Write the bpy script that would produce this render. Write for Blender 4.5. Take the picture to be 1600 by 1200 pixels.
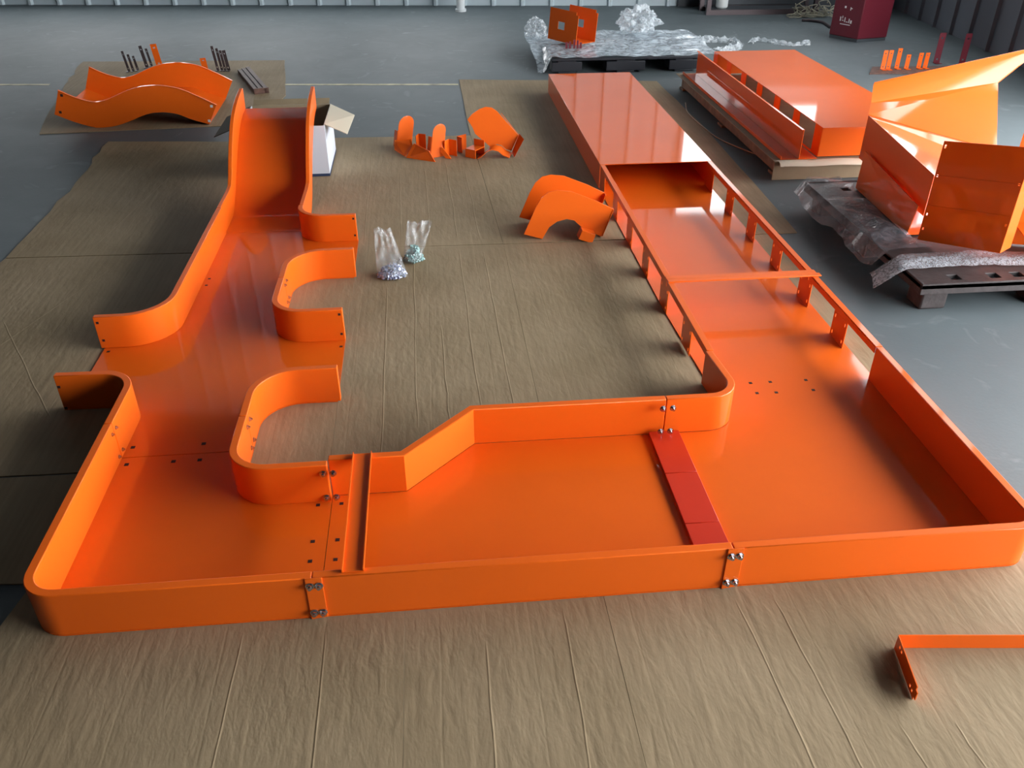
import bpy, bmesh, math, random
from mathutils import Vector, Matrix, noise
random.seed(7)
for o in list(bpy.data.objects): bpy.data.objects.remove(o, do_unlink=True)
scn = bpy.context.scene
C = scn.collection

# ------------------------------------------------------------------ camera, world, exposure
cam_d = bpy.data.cameras.new('camera'); cam = bpy.data.objects.new('camera', cam_d); C.objects.link(cam)
cam_d.sensor_width = 36; cam_d.lens = 36 * 1330 / 1600; cam_d.clip_end = 200
cam.location = (0, 0, 1.75)
cam.rotation_euler = (math.radians(90 - 32.683), 0, math.radians(-5.588))
scn.camera = cam
w = bpy.data.worlds.new('world'); scn.world = w; w.use_nodes = True
w.node_tree.nodes['Background'].inputs[0].default_value = (.75, .87, 1, 1)
w.node_tree.nodes['Background'].inputs[1].default_value = 1.0
vs = scn.view_settings
vs.view_transform = 'Standard'; vs.look = 'None'; vs.gamma = 1; vs.use_curve_mapping = False
vs.exposure = -0.35
GATE_LIGHT = 21.5          # daylight through the wide glazed gate on the right
WINDOW_LIGHT = 9.0         # two high windows near the back corner
BACK_LIGHT = 9.0            # small window over the dark panel
BACK_FILL_LIGHT = 9.0      # added glowing strip in the back wall, fill for the rear floor

# ------------------------------------------------------------------ helpers
def lin(r, g, b):
    f = lambda c: (c/255/12.92) if c/255 <= .04045 else ((c/255+.055)/1.055)**2.4
    return (f(r), f(g), f(b), 1)
MATS = {}
def mat(name, col, rough=.5, metal=0., coat=0., spec=.5, noise_amt=0., noise_scale=5., bump=0., bump_scale=40., emit=None, estr=0., alpha=1., trans=0.):
    m = bpy.data.materials.new(name); m.use_nodes = True; MATS[name] = m
    nt = m.node_tree; b = nt.nodes['Principled BSDF']
    b.inputs['Base Color'].default_value = col
    b.inputs['Roughness'].default_value = rough; b.inputs['Metallic'].default_value = metal
    b.inputs['Coat Weight'].default_value = coat; b.inputs['Coat Roughness'].default_value = .05
    b.inputs['Specular IOR Level'].default_value = spec
    b.inputs['Alpha'].default_value = alpha; b.inputs['Transmission Weight'].default_value = trans
    if emit: b.inputs['Emission Color'].default_value = emit; b.inputs['Emission Strength'].default_value = estr
    tc = nt.nodes.new('ShaderNodeTexCoord')
    if noise_amt:
        n = nt.nodes.new('ShaderNodeTexNoise'); n.inputs['Scale'].default_value = noise_scale; n.inputs['Detail'].default_value = 6
        nt.links.new(tc.outputs['Object'], n.inputs['Vector'])
        mx = nt.nodes.new('ShaderNodeMix'); mx.data_type = 'RGBA'; mx.blend_type = 'MULTIPLY'
        mx.inputs['Factor'].default_value = 1
        r = nt.nodes.new('ShaderNodeMapRange'); r.inputs['From Min'].default_value = .3; r.inputs['From Max'].default_value = .7
        r.inputs['To Min'].default_value = 1 - noise_amt; r.inputs['To Max'].default_value = 1 + noise_amt
        nt.links.new(n.outputs['Fac'], r.inputs['Value'])
        mx.inputs['A'].default_value = col; nt.links.new(r.outputs['Result'], mx.inputs['B'])
        nt.links.new(mx.outputs['Result'], b.inputs['Base Color'])
    if bump:
        n2 = nt.nodes.new('ShaderNodeTexNoise'); n2.inputs['Scale'].default_value = bump_scale; n2.inputs['Detail'].default_value = 4
        nt.links.new(tc.outputs['Object'], n2.inputs['Vector'])
        bp = nt.nodes.new('ShaderNodeBump'); bp.inputs['Strength'].default_value = bump; bp.inputs['Distance'].default_value = .01
        nt.links.new(n2.outputs['Fac'], bp.inputs['Height']); nt.links.new(bp.outputs['Normal'], b.inputs['Normal'])
    return m

mat('orange', (.84, .132, .008, 1), rough=.5, spec=.12, coat=.45, noise_amt=.03, noise_scale=3)
mat('orange_gloss', (.80, .128, .008, 1), rough=.5, spec=.08, coat=.85, noise_amt=.03, noise_scale=3)
mat('red_plate', (.62, .036, .012, 1), rough=.3, coat=.3)
mat('hole_shade', (.03, .004, .002, 1), rough=.8)  # dark colour standing for the shade inside open bolt holes
mat('steel', (.55, .55, .58, 1), rough=.25, metal=1.)
mat('dull_steel', (.10, .08, .085, 1), rough=.45, metal=.6)
mat('rust', (.10, .045, .03, 1), rough=.6, noise_amt=.4, noise_scale=30)
mat('pale_wall', (.50, .60, .65, 1), rough=.45, noise_amt=.06, noise_scale=1.2)
mat('grey_wall', (.15, .16, .19, 1), rough=.5, noise_amt=.08, noise_scale=1.2)
mat('dark_panel', (.055, .065, .075, 1), rough=.6)
mat('dark_wall', (.05, .055, .06, 1), rough=.7)
mat('ceiling_grey', (.04, .042, .045, 1), rough=.8)
mat('frame_paint', (.35, .38, .40, 1), rough=.5)
mat('white_pipe', (.75, .8, .82, 1), rough=.4)
mat('yellow_paint', (.34, .31, .15, 1), rough=.5, noise_amt=.5, noise_scale=9)
mat('carton_white', (.62, .66, .74, 1), rough=.6)
mat('carton_blue', (.02, .04, .10, 1), rough=.6)
mat('carton_brown', (.30, .23, .14, 1), rough=.8, noise_amt=.08, noise_scale=12)
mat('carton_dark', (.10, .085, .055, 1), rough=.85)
mat('cream_board', (.58, .52, .40, 1), rough=.7)
mat('black_plastic', (.018, .022, .030, 1), rough=.45, bump=.15)
mat('brown_plastic', (.045, .036, .036, 1), rough=.5, noise_amt=.3, noise_scale=20, bump=.2)
mat('wood', (.20, .15, .10, 1), rough=.8, noise_amt=.3, noise_scale=14)
mat('bin_red', (.145, .012, .025, 1), rough=.4)
mat('white_mark', (.8, .75, .75, 1), rough=.6)
mat('white_jug', (.62, .66, .66, 1), rough=.5)
mat('bolt_blue', (.42, .48, .66, 1), rough=.35, metal=.55)
mat('bolt_green', (.40, .60, .60, 1), rough=.35, metal=.55)
mat('strap', (.35, .34, .26, 1), rough=.6)

def film_mat(name, col, fac, rough, bscale=30, bstr=.6):
    m = bpy.data.materials.new(name); m.use_nodes = True; MATS[name] = m
    nt = m.node_tree; nt.nodes.clear()
    out = nt.nodes.new('ShaderNodeOutputMaterial'); mx = nt.nodes.new('ShaderNodeMixShader')
    tr = nt.nodes.new('ShaderNodeBsdfTransparent'); p = nt.nodes.new('ShaderNodeBsdfPrincipled')
    p.inputs['Base Color'].default_value = col; p.inputs['Roughness'].default_value = rough
    p.inputs['Coat Weight'].default_value = .6
    tc = nt.nodes.new('ShaderNodeTexCoord'); n = nt.nodes.new('ShaderNodeTexNoise')
    n.inputs['Scale'].default_value = bscale; n.inputs['Detail'].default_value = 5; n.inputs['Distortion'].default_value = 1.2
    nt.links.new(tc.outputs['Object'], n.inputs['Vector'])
    bp = nt.nodes.new('ShaderNodeBump'); bp.inputs['Strength'].default_value = bstr; bp.inputs['Distance'].default_value = .02
    nt.links.new(n.outputs['Fac'], bp.inputs['Height']); nt.links.new(bp.outputs['Normal'], p.inputs['Normal'])
    r = nt.nodes.new('ShaderNodeMapRange'); r.inputs['From Min'].default_value = .35; r.inputs['From Max'].default_value = .68
    r.inputs['To Min'].default_value = fac*.55; r.inputs['To Max'].default_value = min(1, fac*1.45)
    nt.links.new(n.outputs['Fac'], r.inputs['Value']); nt.links.new(r.outputs['Result'], mx.inputs[0])
    nt.links.new(tr.outputs[0], mx.inputs[1]); nt.links.new(p.outputs[0], mx.inputs[2]); nt.links.new(mx.outputs[0], out.inputs[0])
    return m
film_mat('film', (.66, .76, .84, 1), .72, .25, 14)
film_mat('film_heap', (.75, .83, .88, 1), .42, .2, 16, .9)
film_mat('bubble_wrap', (.40, .40, .45, 1), .30, .25, 34, .5)
film_mat('bubble_band', (.55, .57, .62, 1), .5, .25, 90, .5)
film_mat('bag_film', (.78, .83, .85, 1), .2, .12, 22)

def cardboard_mat():
    m = bpy.data.materials.new('cardboard'); m.use_nodes = True; MATS['cardboard'] = m
    nt = m.node_tree; b = nt.nodes['Principled BSDF']; L = nt.links.new
    b.inputs['Roughness'].default_value = .75; b.inputs['Specular IOR Level'].default_value = .2
    g = nt.nodes.new('ShaderNodeNewGeometry'); sep = nt.nodes.new('ShaderNodeSeparateXYZ'); L(g.outputs['Position'], sep.inputs[0])
    n1 = nt.nodes.new('ShaderNodeTexNoise'); n1.inputs['Scale'].default_value = 2.3; n1.inputs['Detail'].default_value = 7; L(g.outputs['Position'], n1.inputs['Vector'])
    cr = nt.nodes.new('ShaderNodeValToRGB'); L(n1.outputs['Fac'], cr.inputs[0])
    cr.color_ramp.elements[0].position = .3; cr.color_ramp.elements[0].color = (.27, .202, .118, 1)
    cr.color_ramp.elements[1].position = .72; cr.color_ramp.elements[1].color = (.35, .268, .168, 1)
    # fine streaks along the flutes
    mp = nt.nodes.new('ShaderNodeMapping'); mp.inputs['Scale'].default_value = (60, 2.5, 1); L(g.outputs['Position'], mp.inputs[0])
    n2 = nt.nodes.new('ShaderNodeTexNoise'); n2.inputs['Scale'].default_value = 1; n2.inputs['Detail'].default_value = 3; L(mp.outputs[0], n2.inputs['Vector'])
    mx = nt.nodes.new('ShaderNodeMix'); mx.data_type = 'RGBA'; mx.blend_type = 'MULTIPLY'; mx.inputs['Factor'].default_value = .35
    L(cr.outputs[0], mx.inputs['A']); L(n2.outputs['Fac'], mx.inputs['B'])
    hs = nt.nodes.new('ShaderNodeHueSaturation'); hs.inputs['Value'].default_value = 1.22; hs.inputs['Saturation'].default_value = 1.0; L(mx.outputs['Result'], hs.inputs['Color'])
    L(hs.outputs[0], b.inputs['Base Color'])
    # creases along the sheet
    vo = nt.nodes.new('ShaderNodeTexVoronoi'); vo.voronoi_dimensions = '1D'; vo.feature = 'DISTANCE_TO_EDGE'; vo.inputs['Scale'].default_value = 4.2
    wob = nt.nodes.new('ShaderNodeTexNoise'); wob.inputs['Scale'].default_value = 1.5; L(g.outputs['Position'], wob.inputs['Vector'])
    ma = nt.nodes.new('ShaderNodeMath'); ma.operation = 'MULTIPLY_ADD'; ma.inputs[1].default_value = .02; L(wob.outputs['Fac'], ma.inputs[0]); L(sep.outputs['X'], ma.inputs[2])
    L(ma.outputs[0], vo.inputs['W'])
    mr = nt.nodes.new('ShaderNodeMapRange'); mr.inputs['From Max'].default_value = .018; L(vo.outputs['Distance'], mr.inputs['Value'])
    n3 = nt.nodes.new('ShaderNodeTexNoise'); n3.inputs['Scale'].default_value = 22; n3.inputs['Detail'].default_value = 7; n3.inputs['Distortion'].default_value = .3
    mp3 = nt.nodes.new('ShaderNodeMapping'); mp3.inputs['Scale'].default_value = (1.6, .55, 1); L(g.outputs['Position'], mp3.inputs[0]); L(mp3.outputs[0], n3.inputs['Vector'])
    a1 = nt.nodes.new('ShaderNodeMath'); a1.operation = 'MULTIPLY_ADD'; a1.inputs[1].default_value = .09; L(mr.outputs[0], a1.inputs[0]); L(n3.outputs['Fac'], a1.inputs[2])
    a2 = nt.nodes.new('ShaderNodeMath'); a2.operation = 'MULTIPLY_ADD'; a2.inputs[1].default_value = .16; L(n2.outputs['Fac'], a2.inputs[0]); L(a1.outputs[0], a2.inputs[2])
    bp = nt.nodes.new('ShaderNodeBump'); bp.inputs['Strength'].default_value = .4; bp.inputs['Distance'].default_value = .006
    L(a2.outputs[0], bp.inputs['Height']); L(bp.outputs['Normal'], b.inputs['Normal'])
cardboard_mat()

def floor_mat():
    m = bpy.data.materials.new('epoxy_floor'); m.use_nodes = True; MATS['epoxy_floor'] = m
    nt = m.node_tree; b = nt.nodes['Principled BSDF']; L = nt.links.new
    b.inputs['Specular IOR Level'].default_value = .3
    g = nt.nodes.new('ShaderNodeNewGeometry')
    n1 = nt.nodes.new('ShaderNodeTexNoise'); n1.inputs['Scale'].default_value = .9; n1.inputs['Detail'].default_value = 8; n1.inputs['Roughness'].default_value = .6
    L(g.outputs['Position'], n1.inputs['Vector'])
    cr = nt.nodes.new('ShaderNodeValToRGB'); L(n1.outputs['Fac'], cr.inputs[0])
    cr.color_ramp.elements[0].position = .3; cr.color_ramp.elements[0].color = (.095, .120, .130, 1)
    cr.color_ramp.elements[1].position = .75; cr.color_ramp.elements[1].color = (.135, .163, .174, 1)
    # pale scuffs
    n2 = nt.nodes.new('ShaderNodeTexNoise'); n2.inputs['Scale'].default_value = 3.2; n2.inputs['Detail'].default_value = 9; n2.inputs['Distortion'].default_value = 1.8
    L(g.outputs['Position'], n2.inputs['Vector'])
    mr = nt.nodes.new('ShaderNodeMapRange'); mr.inputs['From Min'].default_value = .62; mr.inputs['From Max'].default_value = .76; mr.inputs['To Max'].default_value = .45
    L(n2.outputs['Fac'], mr.inputs['Value'])
    mx = nt.nodes.new('ShaderNodeMix'); mx.data_type = 'RGBA'; L(mr.outputs[0], mx.inputs['Factor']); L(cr.outputs[0], mx.inputs['A']); mx.inputs['B'].default_value = (.27, .30, .31, 1)
    L(mx.outputs['Result'], b.inputs['Base Color'])
    r = nt.nodes.new('ShaderNodeMapRange'); r.inputs['To Min'].default_value = .52; r.inputs['To Max'].default_value = .68; L(n2.outputs['Fac'], r.inputs['Value']); L(r.outputs[0], b.inputs['Roughness'])
    n3 = nt.nodes.new('ShaderNodeTexNoise'); n3.inputs['Scale'].default_value = 60; n3.inputs['Detail'].default_value = 3; L(g.outputs['Position'], n3.inputs['Vector'])
    bp = nt.nodes.new('ShaderNodeBump'); bp.inputs['Strength'].default_value = .12; bp.inputs['Distance'].default_value = .004; L(n3.outputs['Fac'], bp.inputs['Height']); L(bp.outputs['Normal'], b.inputs['Normal'])
floor_mat()

ORD = ('leftmost', 'second from left', 'third from left', 'fourth from left', 'fifth from left', 'sixth from left')
ORG = {}
def V(*a): return Vector(a)
class MB:
    def __init__(s): s.v = []; s.f = []
    def add(s, vs, fs):
        n = len(s.v); s.v += [Vector(p) for p in vs]; s.f += [tuple(i+n for i in f) for f in fs]; return s
    def box(s, x0, x1, y0, y1, z0, z1, M=None):
        vs = [V(x, y, z) for z in (z0, z1) for (x, y) in ((x0, y0), (x1, y0), (x1, y1), (x0, y1))]
        if M: vs = [M @ p for p in vs]
        return s.add(vs, [(0, 3, 2, 1), (4, 5, 6, 7), (0, 1, 5, 4), (1, 2, 6, 5), (2, 3, 7, 6), (3, 0, 4, 7)])
    def prism(s, poly, vec):
        poly = [Vector(p) for p in poly]; vec = Vector(vec); n = len(poly)
        return s.add(poly + [p + vec for p in poly], [tuple(range(n))[::-1], tuple(range(n, 2*n))] + [(i, (i+1) % n, (i+1) % n + n, i + n) for i in range(n)])
    def strip(s, A, B, Cc, D):
        """solid ribbon: four matched polylines round its section"""
        n = len(A); vs = []
        for i in range(n): vs += [A[i], B[i], Cc[i], D[i]]
        fs = []
        for i in range(n-1):
            a = 4*i; b = a + 4
            for k in range(4): fs.append((a+k, a+(k+1) % 4, b+(k+1) % 4, b+k))
        fs += [(0, 1, 2, 3), tuple(4*(n-1)+k for k in (3, 2, 1, 0))]
        return s.add(vs, fs)
    def tube(s, pts, r, n=8, cap=True):
        pts = [Vector(p) for p in pts]; rings = []
        rr = r if isinstance(r, (list, tuple)) else [r]*len(pts)
        for i, p in enumerate(pts):
            d = (pts[min(i+1, len(pts)-1)] - pts[max(i-1, 0)]).normalized()
            a = d.orthogonal().normalized() if i == 0 else (rings_a - d*rings_a.dot(d)).normalized()
            rings_a = a; b = d.cross(a)
            rings.append([p + (a*math.cos(t) + b*math.sin(t))*rr[i] for t in [2*math.pi*k/n for k in range(n)]])
        vs = [q for R in rings for q in R]; fs = []
        for i in range(len(pts)-1):
            for k in range(n): fs.append((i*n+k, i*n+(k+1) % n, (i+1)*n+(k+1) % n, (i+1)*n+k))
        if cap: fs += [tuple(range(n))[::-1], tuple((len(pts)-1)*n+k for k in range(n))]
        return s.add(vs, fs)
    def plate(s, o, ex, ey, xs, ys, holes, t):
        """plate o + x*ex + y*ey on a grid of cut lines, cells in holes left open, thickness vector t"""
        o, ex, ey, t = Vector(o), Vector(ex), Vector(ey), Vector(t); nx, ny = len(xs)-1, len(ys)-1
        P = lambda i, j, k: o + ex*xs[i] + ey*ys[j] + t*k
        ok = lambda i, j: 0 <= i < nx and 0 <= j < ny and (i, j) not in holes
        for i in range(nx):
            for j in range(ny):
                if not ok(i, j): continue
                for k in (0, 1): s.add([P(i, j, k), P(i+1, j, k), P(i+1, j+1, k), P(i, j+1, k)], [(0, 1, 2, 3) if k else (3, 2, 1, 0)])
                for (di, dj, a, b) in ((-1, 0, (i, j), (i, j+1)), (1, 0, (i+1, j), (i+1, j+1)), (0, -1, (i, j), (i+1, j)), (0, 1, (i, j+1), (i+1, j+1))):
                    if not ok(i+di, j+dj): s.add([P(*a, 0), P(*b, 0), P(*b, 1), P(*a, 1)], [(0, 1, 2, 3)])
        return s
    def sheet(s, rows):
        n = len(rows[0]); vs = [p for r in rows for p in r]
        return s.add(vs, [(i*n+j, i*n+j+1, (i+1)*n+j+1, (i+1)*n+j) for i in range(len(rows)-1) for j in range(n-1)])
    def build(s, name, m, parent=None, origin=None, bevel=0., smooth=35, weld=True):
        if parent is not None: o = ORG[parent]
        elif origin is not None: o = Vector(origin)
        else:
            xs = [p.x for p in s.v]; ys = [p.y for p in s.v]; zs = [p.z for p in s.v]
            o = V((min(xs)+max(xs))/2, (min(ys)+max(ys))/2, min(zs))
        me = bpy.data.meshes.new(name); bm = bmesh.new()
        vv = [bm.verts.new(p - o) for p in s.v]
        for f in s.f:
            try: bm.faces.new([vv[i] for i in f])
            except ValueError: pass
        if weld: bmesh.ops.remove_doubles(bm, verts=bm.verts, dist=1e-5)
        bmesh.ops.recalc_face_normals(bm, faces=bm.faces)
        bm.to_mesh(me); bm.free()
        me.materials.append(MATS[m])
        if smooth:
            me.polygons.foreach_set('use_smooth', [True]*len(me.polygons)); me.set_sharp_from_angle(angle=math.radians(smooth))
        ob = bpy.data.objects.new(name, me); C.objects.link(ob)
        if parent is not None: ob.parent = parent
        else: ob.location = o
        ORG[ob] = o
        if bevel:
            b = ob.modifiers.new('edge', 'BEVEL'); b.width = bevel; b.segments = 2; b.limit_method = 'ANGLE'; b.angle_limit = math.radians(50)
        return ob
def inst(name, src, loc, parent, rot=(0, 0, 0)):
    ob = bpy.data.objects.new(name, src if isinstance(src, bpy.types.Mesh) else src.data); C.objects.link(ob)
    ob.parent = parent; ob.location = Vector(loc) - (ORG[parent] if parent else V(0, 0, 0)); ob.rotation_euler = rot
    ORG[ob] = Vector(loc); return ob
def thing(name, label, cat, loc, group=None):
    o = bpy.data.objects.new(name, None); C.objects.link(o); o.location = loc; o.empty_display_size = .1
    ORG[o] = Vector(loc); return tag(o, label, cat, group)
def tag(o, label, cat, group=None, kind=None):
    o['label'] = label; o['category'] = cat
    if group: o['group'] = group
    if kind: o['kind'] = kind
    return o
def struct(o): o['kind'] = 'structure'; return o
def fillet(pts, rad, n=9):
    out = []
    for i, p in enumerate(pts):
        p = Vector(p[:2]); r = rad.get(i, 0)
        if i in (0, len(pts)-1) or r == 0: out.append(p); continue
        a = (Vector(pts[i-1][:2]) - p); b = (Vector(pts[i+1][:2]) - p); la, lb = a.length, b.length; a.normalize(); b.normalize()
        ang = math.acos(max(-1, min(1, a.dot(b)))); d = min(r/math.tan(ang/2), la*.98, lb*.98); rr = d*math.tan(ang/2)
        c = p + (a+b).normalized()*(rr/math.sin(ang/2)); s0 = p + a*d - c; s1 = p + b*d - c
        t0 = math.atan2(s0.y, s0.x); t1 = math.atan2(s1.y, s1.x); dt = (t1-t0+math.pi) % (2*math.pi) - math.pi
        for k in range(n+1): out.append(c + V(math.cos(t0+dt*k/n), math.sin(t0+dt*k/n))*rr)
    return out
def offs(poly, d):
    out = []
    for i, p in enumerate(poly):
        t1 = (p - poly[i-1]).normalized() if i else (poly[1]-p).normalized()
        t2 = (poly[i+1]-p).normalized() if i < len(poly)-1 else t1
        n1 = V(-t1.y, t1.x); n2 = V(-t2.y, t2.x); m = (n1+n2).normalized(); out.append(p + m*(d/max(.3, m.dot(n1))))
    return out
def p3(poly, z): return [V(p.x, p.y, z) for p in poly]
def wall(path, d, z0, z1):
    q = offs(path, d); return MB().strip(p3(path, z0), p3(path, z1), p3(q, z1), p3(q, z0))
def spline(pts, n=6):
    out = []
    P = [Vector(p) for p in pts]; P = [P[0]*2-P[1]] + P + [P[-1]*2-P[-2]]
    for i in range(1, len(P)-2):
        for k in range(n):
            t = k/n; a, b, c, d = P[i-1:i+3]
            out.append(.5*((2*b) + (c-a)*t + (2*a-5*b+4*c-d)*t*t + (3*b-a-3*c+d)*t**3))
    return out + [P[-2]]

# ------------------------------------------------------------------ the hall (turned a little against the track)
HA = math.radians(6.2)
HM = Matrix.Translation((5.67, 10.8, 0)) @ Matrix.Rotation(-HA, 4, 'Z')   # x along back wall, y towards back, corner at 0,0
HL, HF, HH = -17.0, -19.0, 6.2     # left end, front end, ceiling height
struct(MB().box(HL, .3, HF, .3, -.05, 0, HM).build('floor', 'epoxy_floor', origin=(0, 4, -.05)))
struct(MB().box(HL, .3, HF, .3, HH, HH+.1, HM).build('ceiling', 'ceiling_grey'))
# back wall: corrugated panels
wb = struct(MB().box(HL, .2, .12, .2, 0, HH, HM).build('wall_back', 'pale_wall'))
pm = MB().prism([(0, 0, 0), (.02, -.03, 0), (.05, -.03, 0), (.07, 0, 0), (.36, 0, 0), (.36, .03, 0), (0, .03, 0)], (0, 0, HH)).build('wall_panel', 'pale_wall', parent=wb)
k = 0
x = -13.5
BACKWIN = (-2.35, -.55, 1.75, 2.75)
while x < -2.6:
    if k: o = bpy.data.objects.new('wall_panel', pm.data); C.objects.link(o); o.parent = wb
    else: o = pm
    p = HM @ V(x, .07, 0); o.location = p - ORG[wb]; o.rotation_euler = (0, 0, -HA); pm_mesh = pm.data
    x += .36; k += 1
pm.data.transform(Matrix.Translation(ORG[wb]))      # panel mesh is modelled round its own corner
struct(MB().box(-2.55, 0, .03, .1, 0, 1.55, HM).build('door_1', 'dark_panel'))  # plain dark panel over the right end of the back wall
# right wall: corrugated, a wide glazed gate opening on daylight, two high windows at the back
DY0, DY1, DZ = -13.0, -5.2, 2.75          # gate opening along the wall, its height
wins = [(-2.75, -1.15), (-4.5, -2.9)]; ZS, ZT = 1.55, 4.4
wr = struct(MB().box(.12, .22, DY1, .3, 0, ZS, HM).build('wall_right', 'grey_wall'))
pr = MB().prism([(0, 0, 0), (-.03, -.02, 0), (-.03, -.05, 0), (0, -.07, 0), (0, -.42, 0), (.04, -.42, 0), (.04, 0, 0)], (0, 0, ZS)).build('wall_panel', 'grey_wall', parent=wr)
pr.data.transform(Matrix.Translation(ORG[wr]))
y = 0; k = 0
while y > DY1 + .5:
    o = pr if k == 0 else bpy.data.objects.new('wall_panel', pr.data)
    if k: C.objects.link(o); o.parent = wr
    o.location = HM @ V(.07, y, 0) - ORG[wr]; o.rotation_euler = (0, 0, -HA); y -= .42; k += 1
mb = MB().box(.05, .22, HF, .3, ZT, HH, HM).box(.05, .22, wins[0][1], .3, ZS, ZT, HM).box(.05, .22, wins[1][1], wins[0][0], ZS, ZT, HM)
mb.box(.05, .22, DY1, wins[1][0], ZS, ZT, HM).box(.05, .22, HF, DY1, DZ, ZT, HM).box(.05, .22, HF, DY0, 0, DZ, HM)
mb.build('wall_upper', 'grey_wall', parent=wr)
def pane_mat(name, strength, col=(.97, .985, 1, 1)):
    m = bpy.data.materials.new(name); m.use_nodes = True; MATS[name] = m; nt = m.node_tree; nt.nodes.clear()
    e = nt.nodes.new('ShaderNodeEmission'); e.inputs[0].default_value = col; e.inputs[1].default_value = strength
    o = nt.nodes.new('ShaderNodeOutputMaterial'); nt.links.new(e.outputs[0], o.inputs[0])
pane_mat('lit_pane', WINDOW_LIGHT); pane_mat('lit_pane_back', BACK_LIGHT); pane_mat('lit_gate', GATE_LIGHT); pane_mat('fill_pane_back', BACK_FILL_LIGHT)
for i, (a, b) in enumerate(wins):
    f = MB()
    f.box(.08, .16, a, a+.05, ZS, ZT, HM).box(.08, .16, b-.05, b, ZS, ZT, HM).box(.08, .16, a+.05, b-.05, ZS, ZS+.05, HM).box(.08, .16, a+.05, b-.05, ZT-.05, ZT, HM)
    f.box(.09, .15, (a+b)/2-.02, (a+b)/2+.02, ZS+.05, ZT-.05, HM)
    fo = struct(f.build('window_%d' % (i+1), 'frame_paint'))
    MB().box(.125, .13, a+.05, b-.05, ZS+.05, ZT-.05, HM).build('pane', 'lit_pane', parent=fo)
for i in range(4):
    a = DY0 + (DY1-DY0)*i/4; b = DY0 + (DY1-DY0)*(i+1)/4
    f = MB().box(.08, .16, a, a+.04, 0, DZ, HM).box(.08, .16, b-.04, b, 0, DZ, HM).box(.08, .16, a+.04, b-.04, 0, .12, HM).box(.08, .16, a+.04, b-.04, DZ-.06, DZ, HM)
    fo = struct(f.build('door_%d' % (i+2), 'frame_paint'))
    MB().box(.115, .12, a+.04, b-.04, .12, DZ-.06, HM).build('pane', 'lit_gate', parent=fo)
fb = MB(); x0, x1, z0, z1 = BACKWIN
fb.box(x0, x1, .0, .1, z0, z0+.05, HM).box(x0, x1, .0, .1, z1-.05, z1, HM).box(x0, x0+.05, .0, .1, z0+.05, z1-.05, HM).box(x1-.05, x1, .0, .1, z0+.05, z1-.05, HM)
fo = struct(fb.build('window_%d' % (len(wins)+1), 'frame_paint'))
MB().box(x0+.05, x1-.05, .05, .06, z0+.05, z1-.05, HM).build('pane', 'lit_pane_back', parent=fo)
for i in range(4):                                   # low glowing strip added to brighten the rear floor
    x0 = -12.9 + i*2.1; x1 = x0 + 1.9; z0, z1 = .75, 1.6; fb = MB()
    fb.box(x0, x1, -.02, .06, z0, z0+.05, HM).box(x0, x1, -.02, .06, z1-.05, z1, HM).box(x0, x0+.05, -.02, .06, z0+.05, z1-.05, HM).box(x1-.05, x1, -.02, .06, z0+.05, z1-.05, HM)
    fo = struct(fb.build('window_%d' % (len(wins)+2+i), 'frame_paint'))  # unseen panes added for fill light
    MB().box(x0+.05, x1-.05, .0, .01, z0+.05, z1-.05, HM).build('pane', 'fill_pane_back', parent=fo)
struct(MB().box(HL-.1, HL, HF, .3, 0, HH, HM).build('wall_left', 'dark_wall'))
struct(MB().box(HL, .3, HF-.1, HF, 0, HH, HM).build('wall_front', 'dark_wall'))
# faded yellow floor line
lp = lambda x, y: V(x, y, .0015)
struct(MB().prism([V(-7, 8.09, .0003), V(-3.16, 7.72, .0003), V(-3.16, 7.765, .0003), V(-7, 8.135, .0003)], (0, 0, .0012)).build('trim_1', 'yellow_paint'))
struct(MB().prism([V(-1.2, 7.53, .0003), V(.27, 7.39, .0003), V(.27, 7.435, .0003), V(-1.2, 7.575, .0003)], (0, 0, .0012)).build('trim_2', 'yellow_paint'))
# white downpipe at the back wall
MBp = MB().tube([V(.46, 11.0, 0), V(.46, 11.0, 5.5)], .05, 16)
pp = thing('drain_pipe', 'white vertical drain pipe standing before the pale back wall', 'pipe', (.46, 11.0, 0))
MBp.build('pipe', 'white_pipe', parent=pp)
MB().tube([V(.46, 11.0, 0.001), V(.46, 11.0, .03)], .065, 16).build('collar', 'white_pipe', parent=pp)

# ------------------------------------------------------------------ cardboard sheets
def jag(a, b, n, amp):
    a, b = Vector(a), Vector(b); d = (b-a); nn = V(-d.y, d.x).normalized()
    return [a + d*(i/n) + nn*(random.uniform(-amp, amp) if i else 0) for i in range(n)]
def card(label, corners, amps, z=.0004, t=.0042):
    pts = []
    for i, c in enumerate(corners):
        am = amps[i] if i < len(amps) else .001
        pts += jag(c, corners[(i+1) % len(corners)], 7, am)
    o = MB().prism([V(p.x, p.y, z) for p in pts], (0, 0, t)).build('cardboard_sheet', 'cardboard')
    return tag(o, label, 'cardboard', 'flattened cardboard sheets on the floor')
card('flattened cardboard sheet lying under the orange wave slide', [(-2.715, 6.262), (-1.25, 6.35), (-1.13, 7.17), (-1.30, 8.48), (-3.15, 8.60), (-3.02, 7.7)], [.004, .002, .004, .004, .02, .015])
card('brown cardboard sheet left of the ramp with a crooked left edge', [(-2.11, 4.10), (-.905, 4.065), (-.905, 5.90), (-2.18, 6.03), (-2.13, 5.2)], [.001, .001, .003, .02, .02])
card('brown cardboard sheet with a scored cross, left of the open channel arms', [(-1.62, 2.318), (-.905, 2.31), (-.905, 4.055), (-2.11, 4.092), (-2.15, 3.3)], [.002, .001, .001, .01, .01])
card('dark shaded cardboard sheet beside the front left channel corner', [(-1.55, 1.83), (-.905, 1.81), (-.905, 2.302), (-1.62, 2.31)], [.003, .001, .001, .002])
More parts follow.
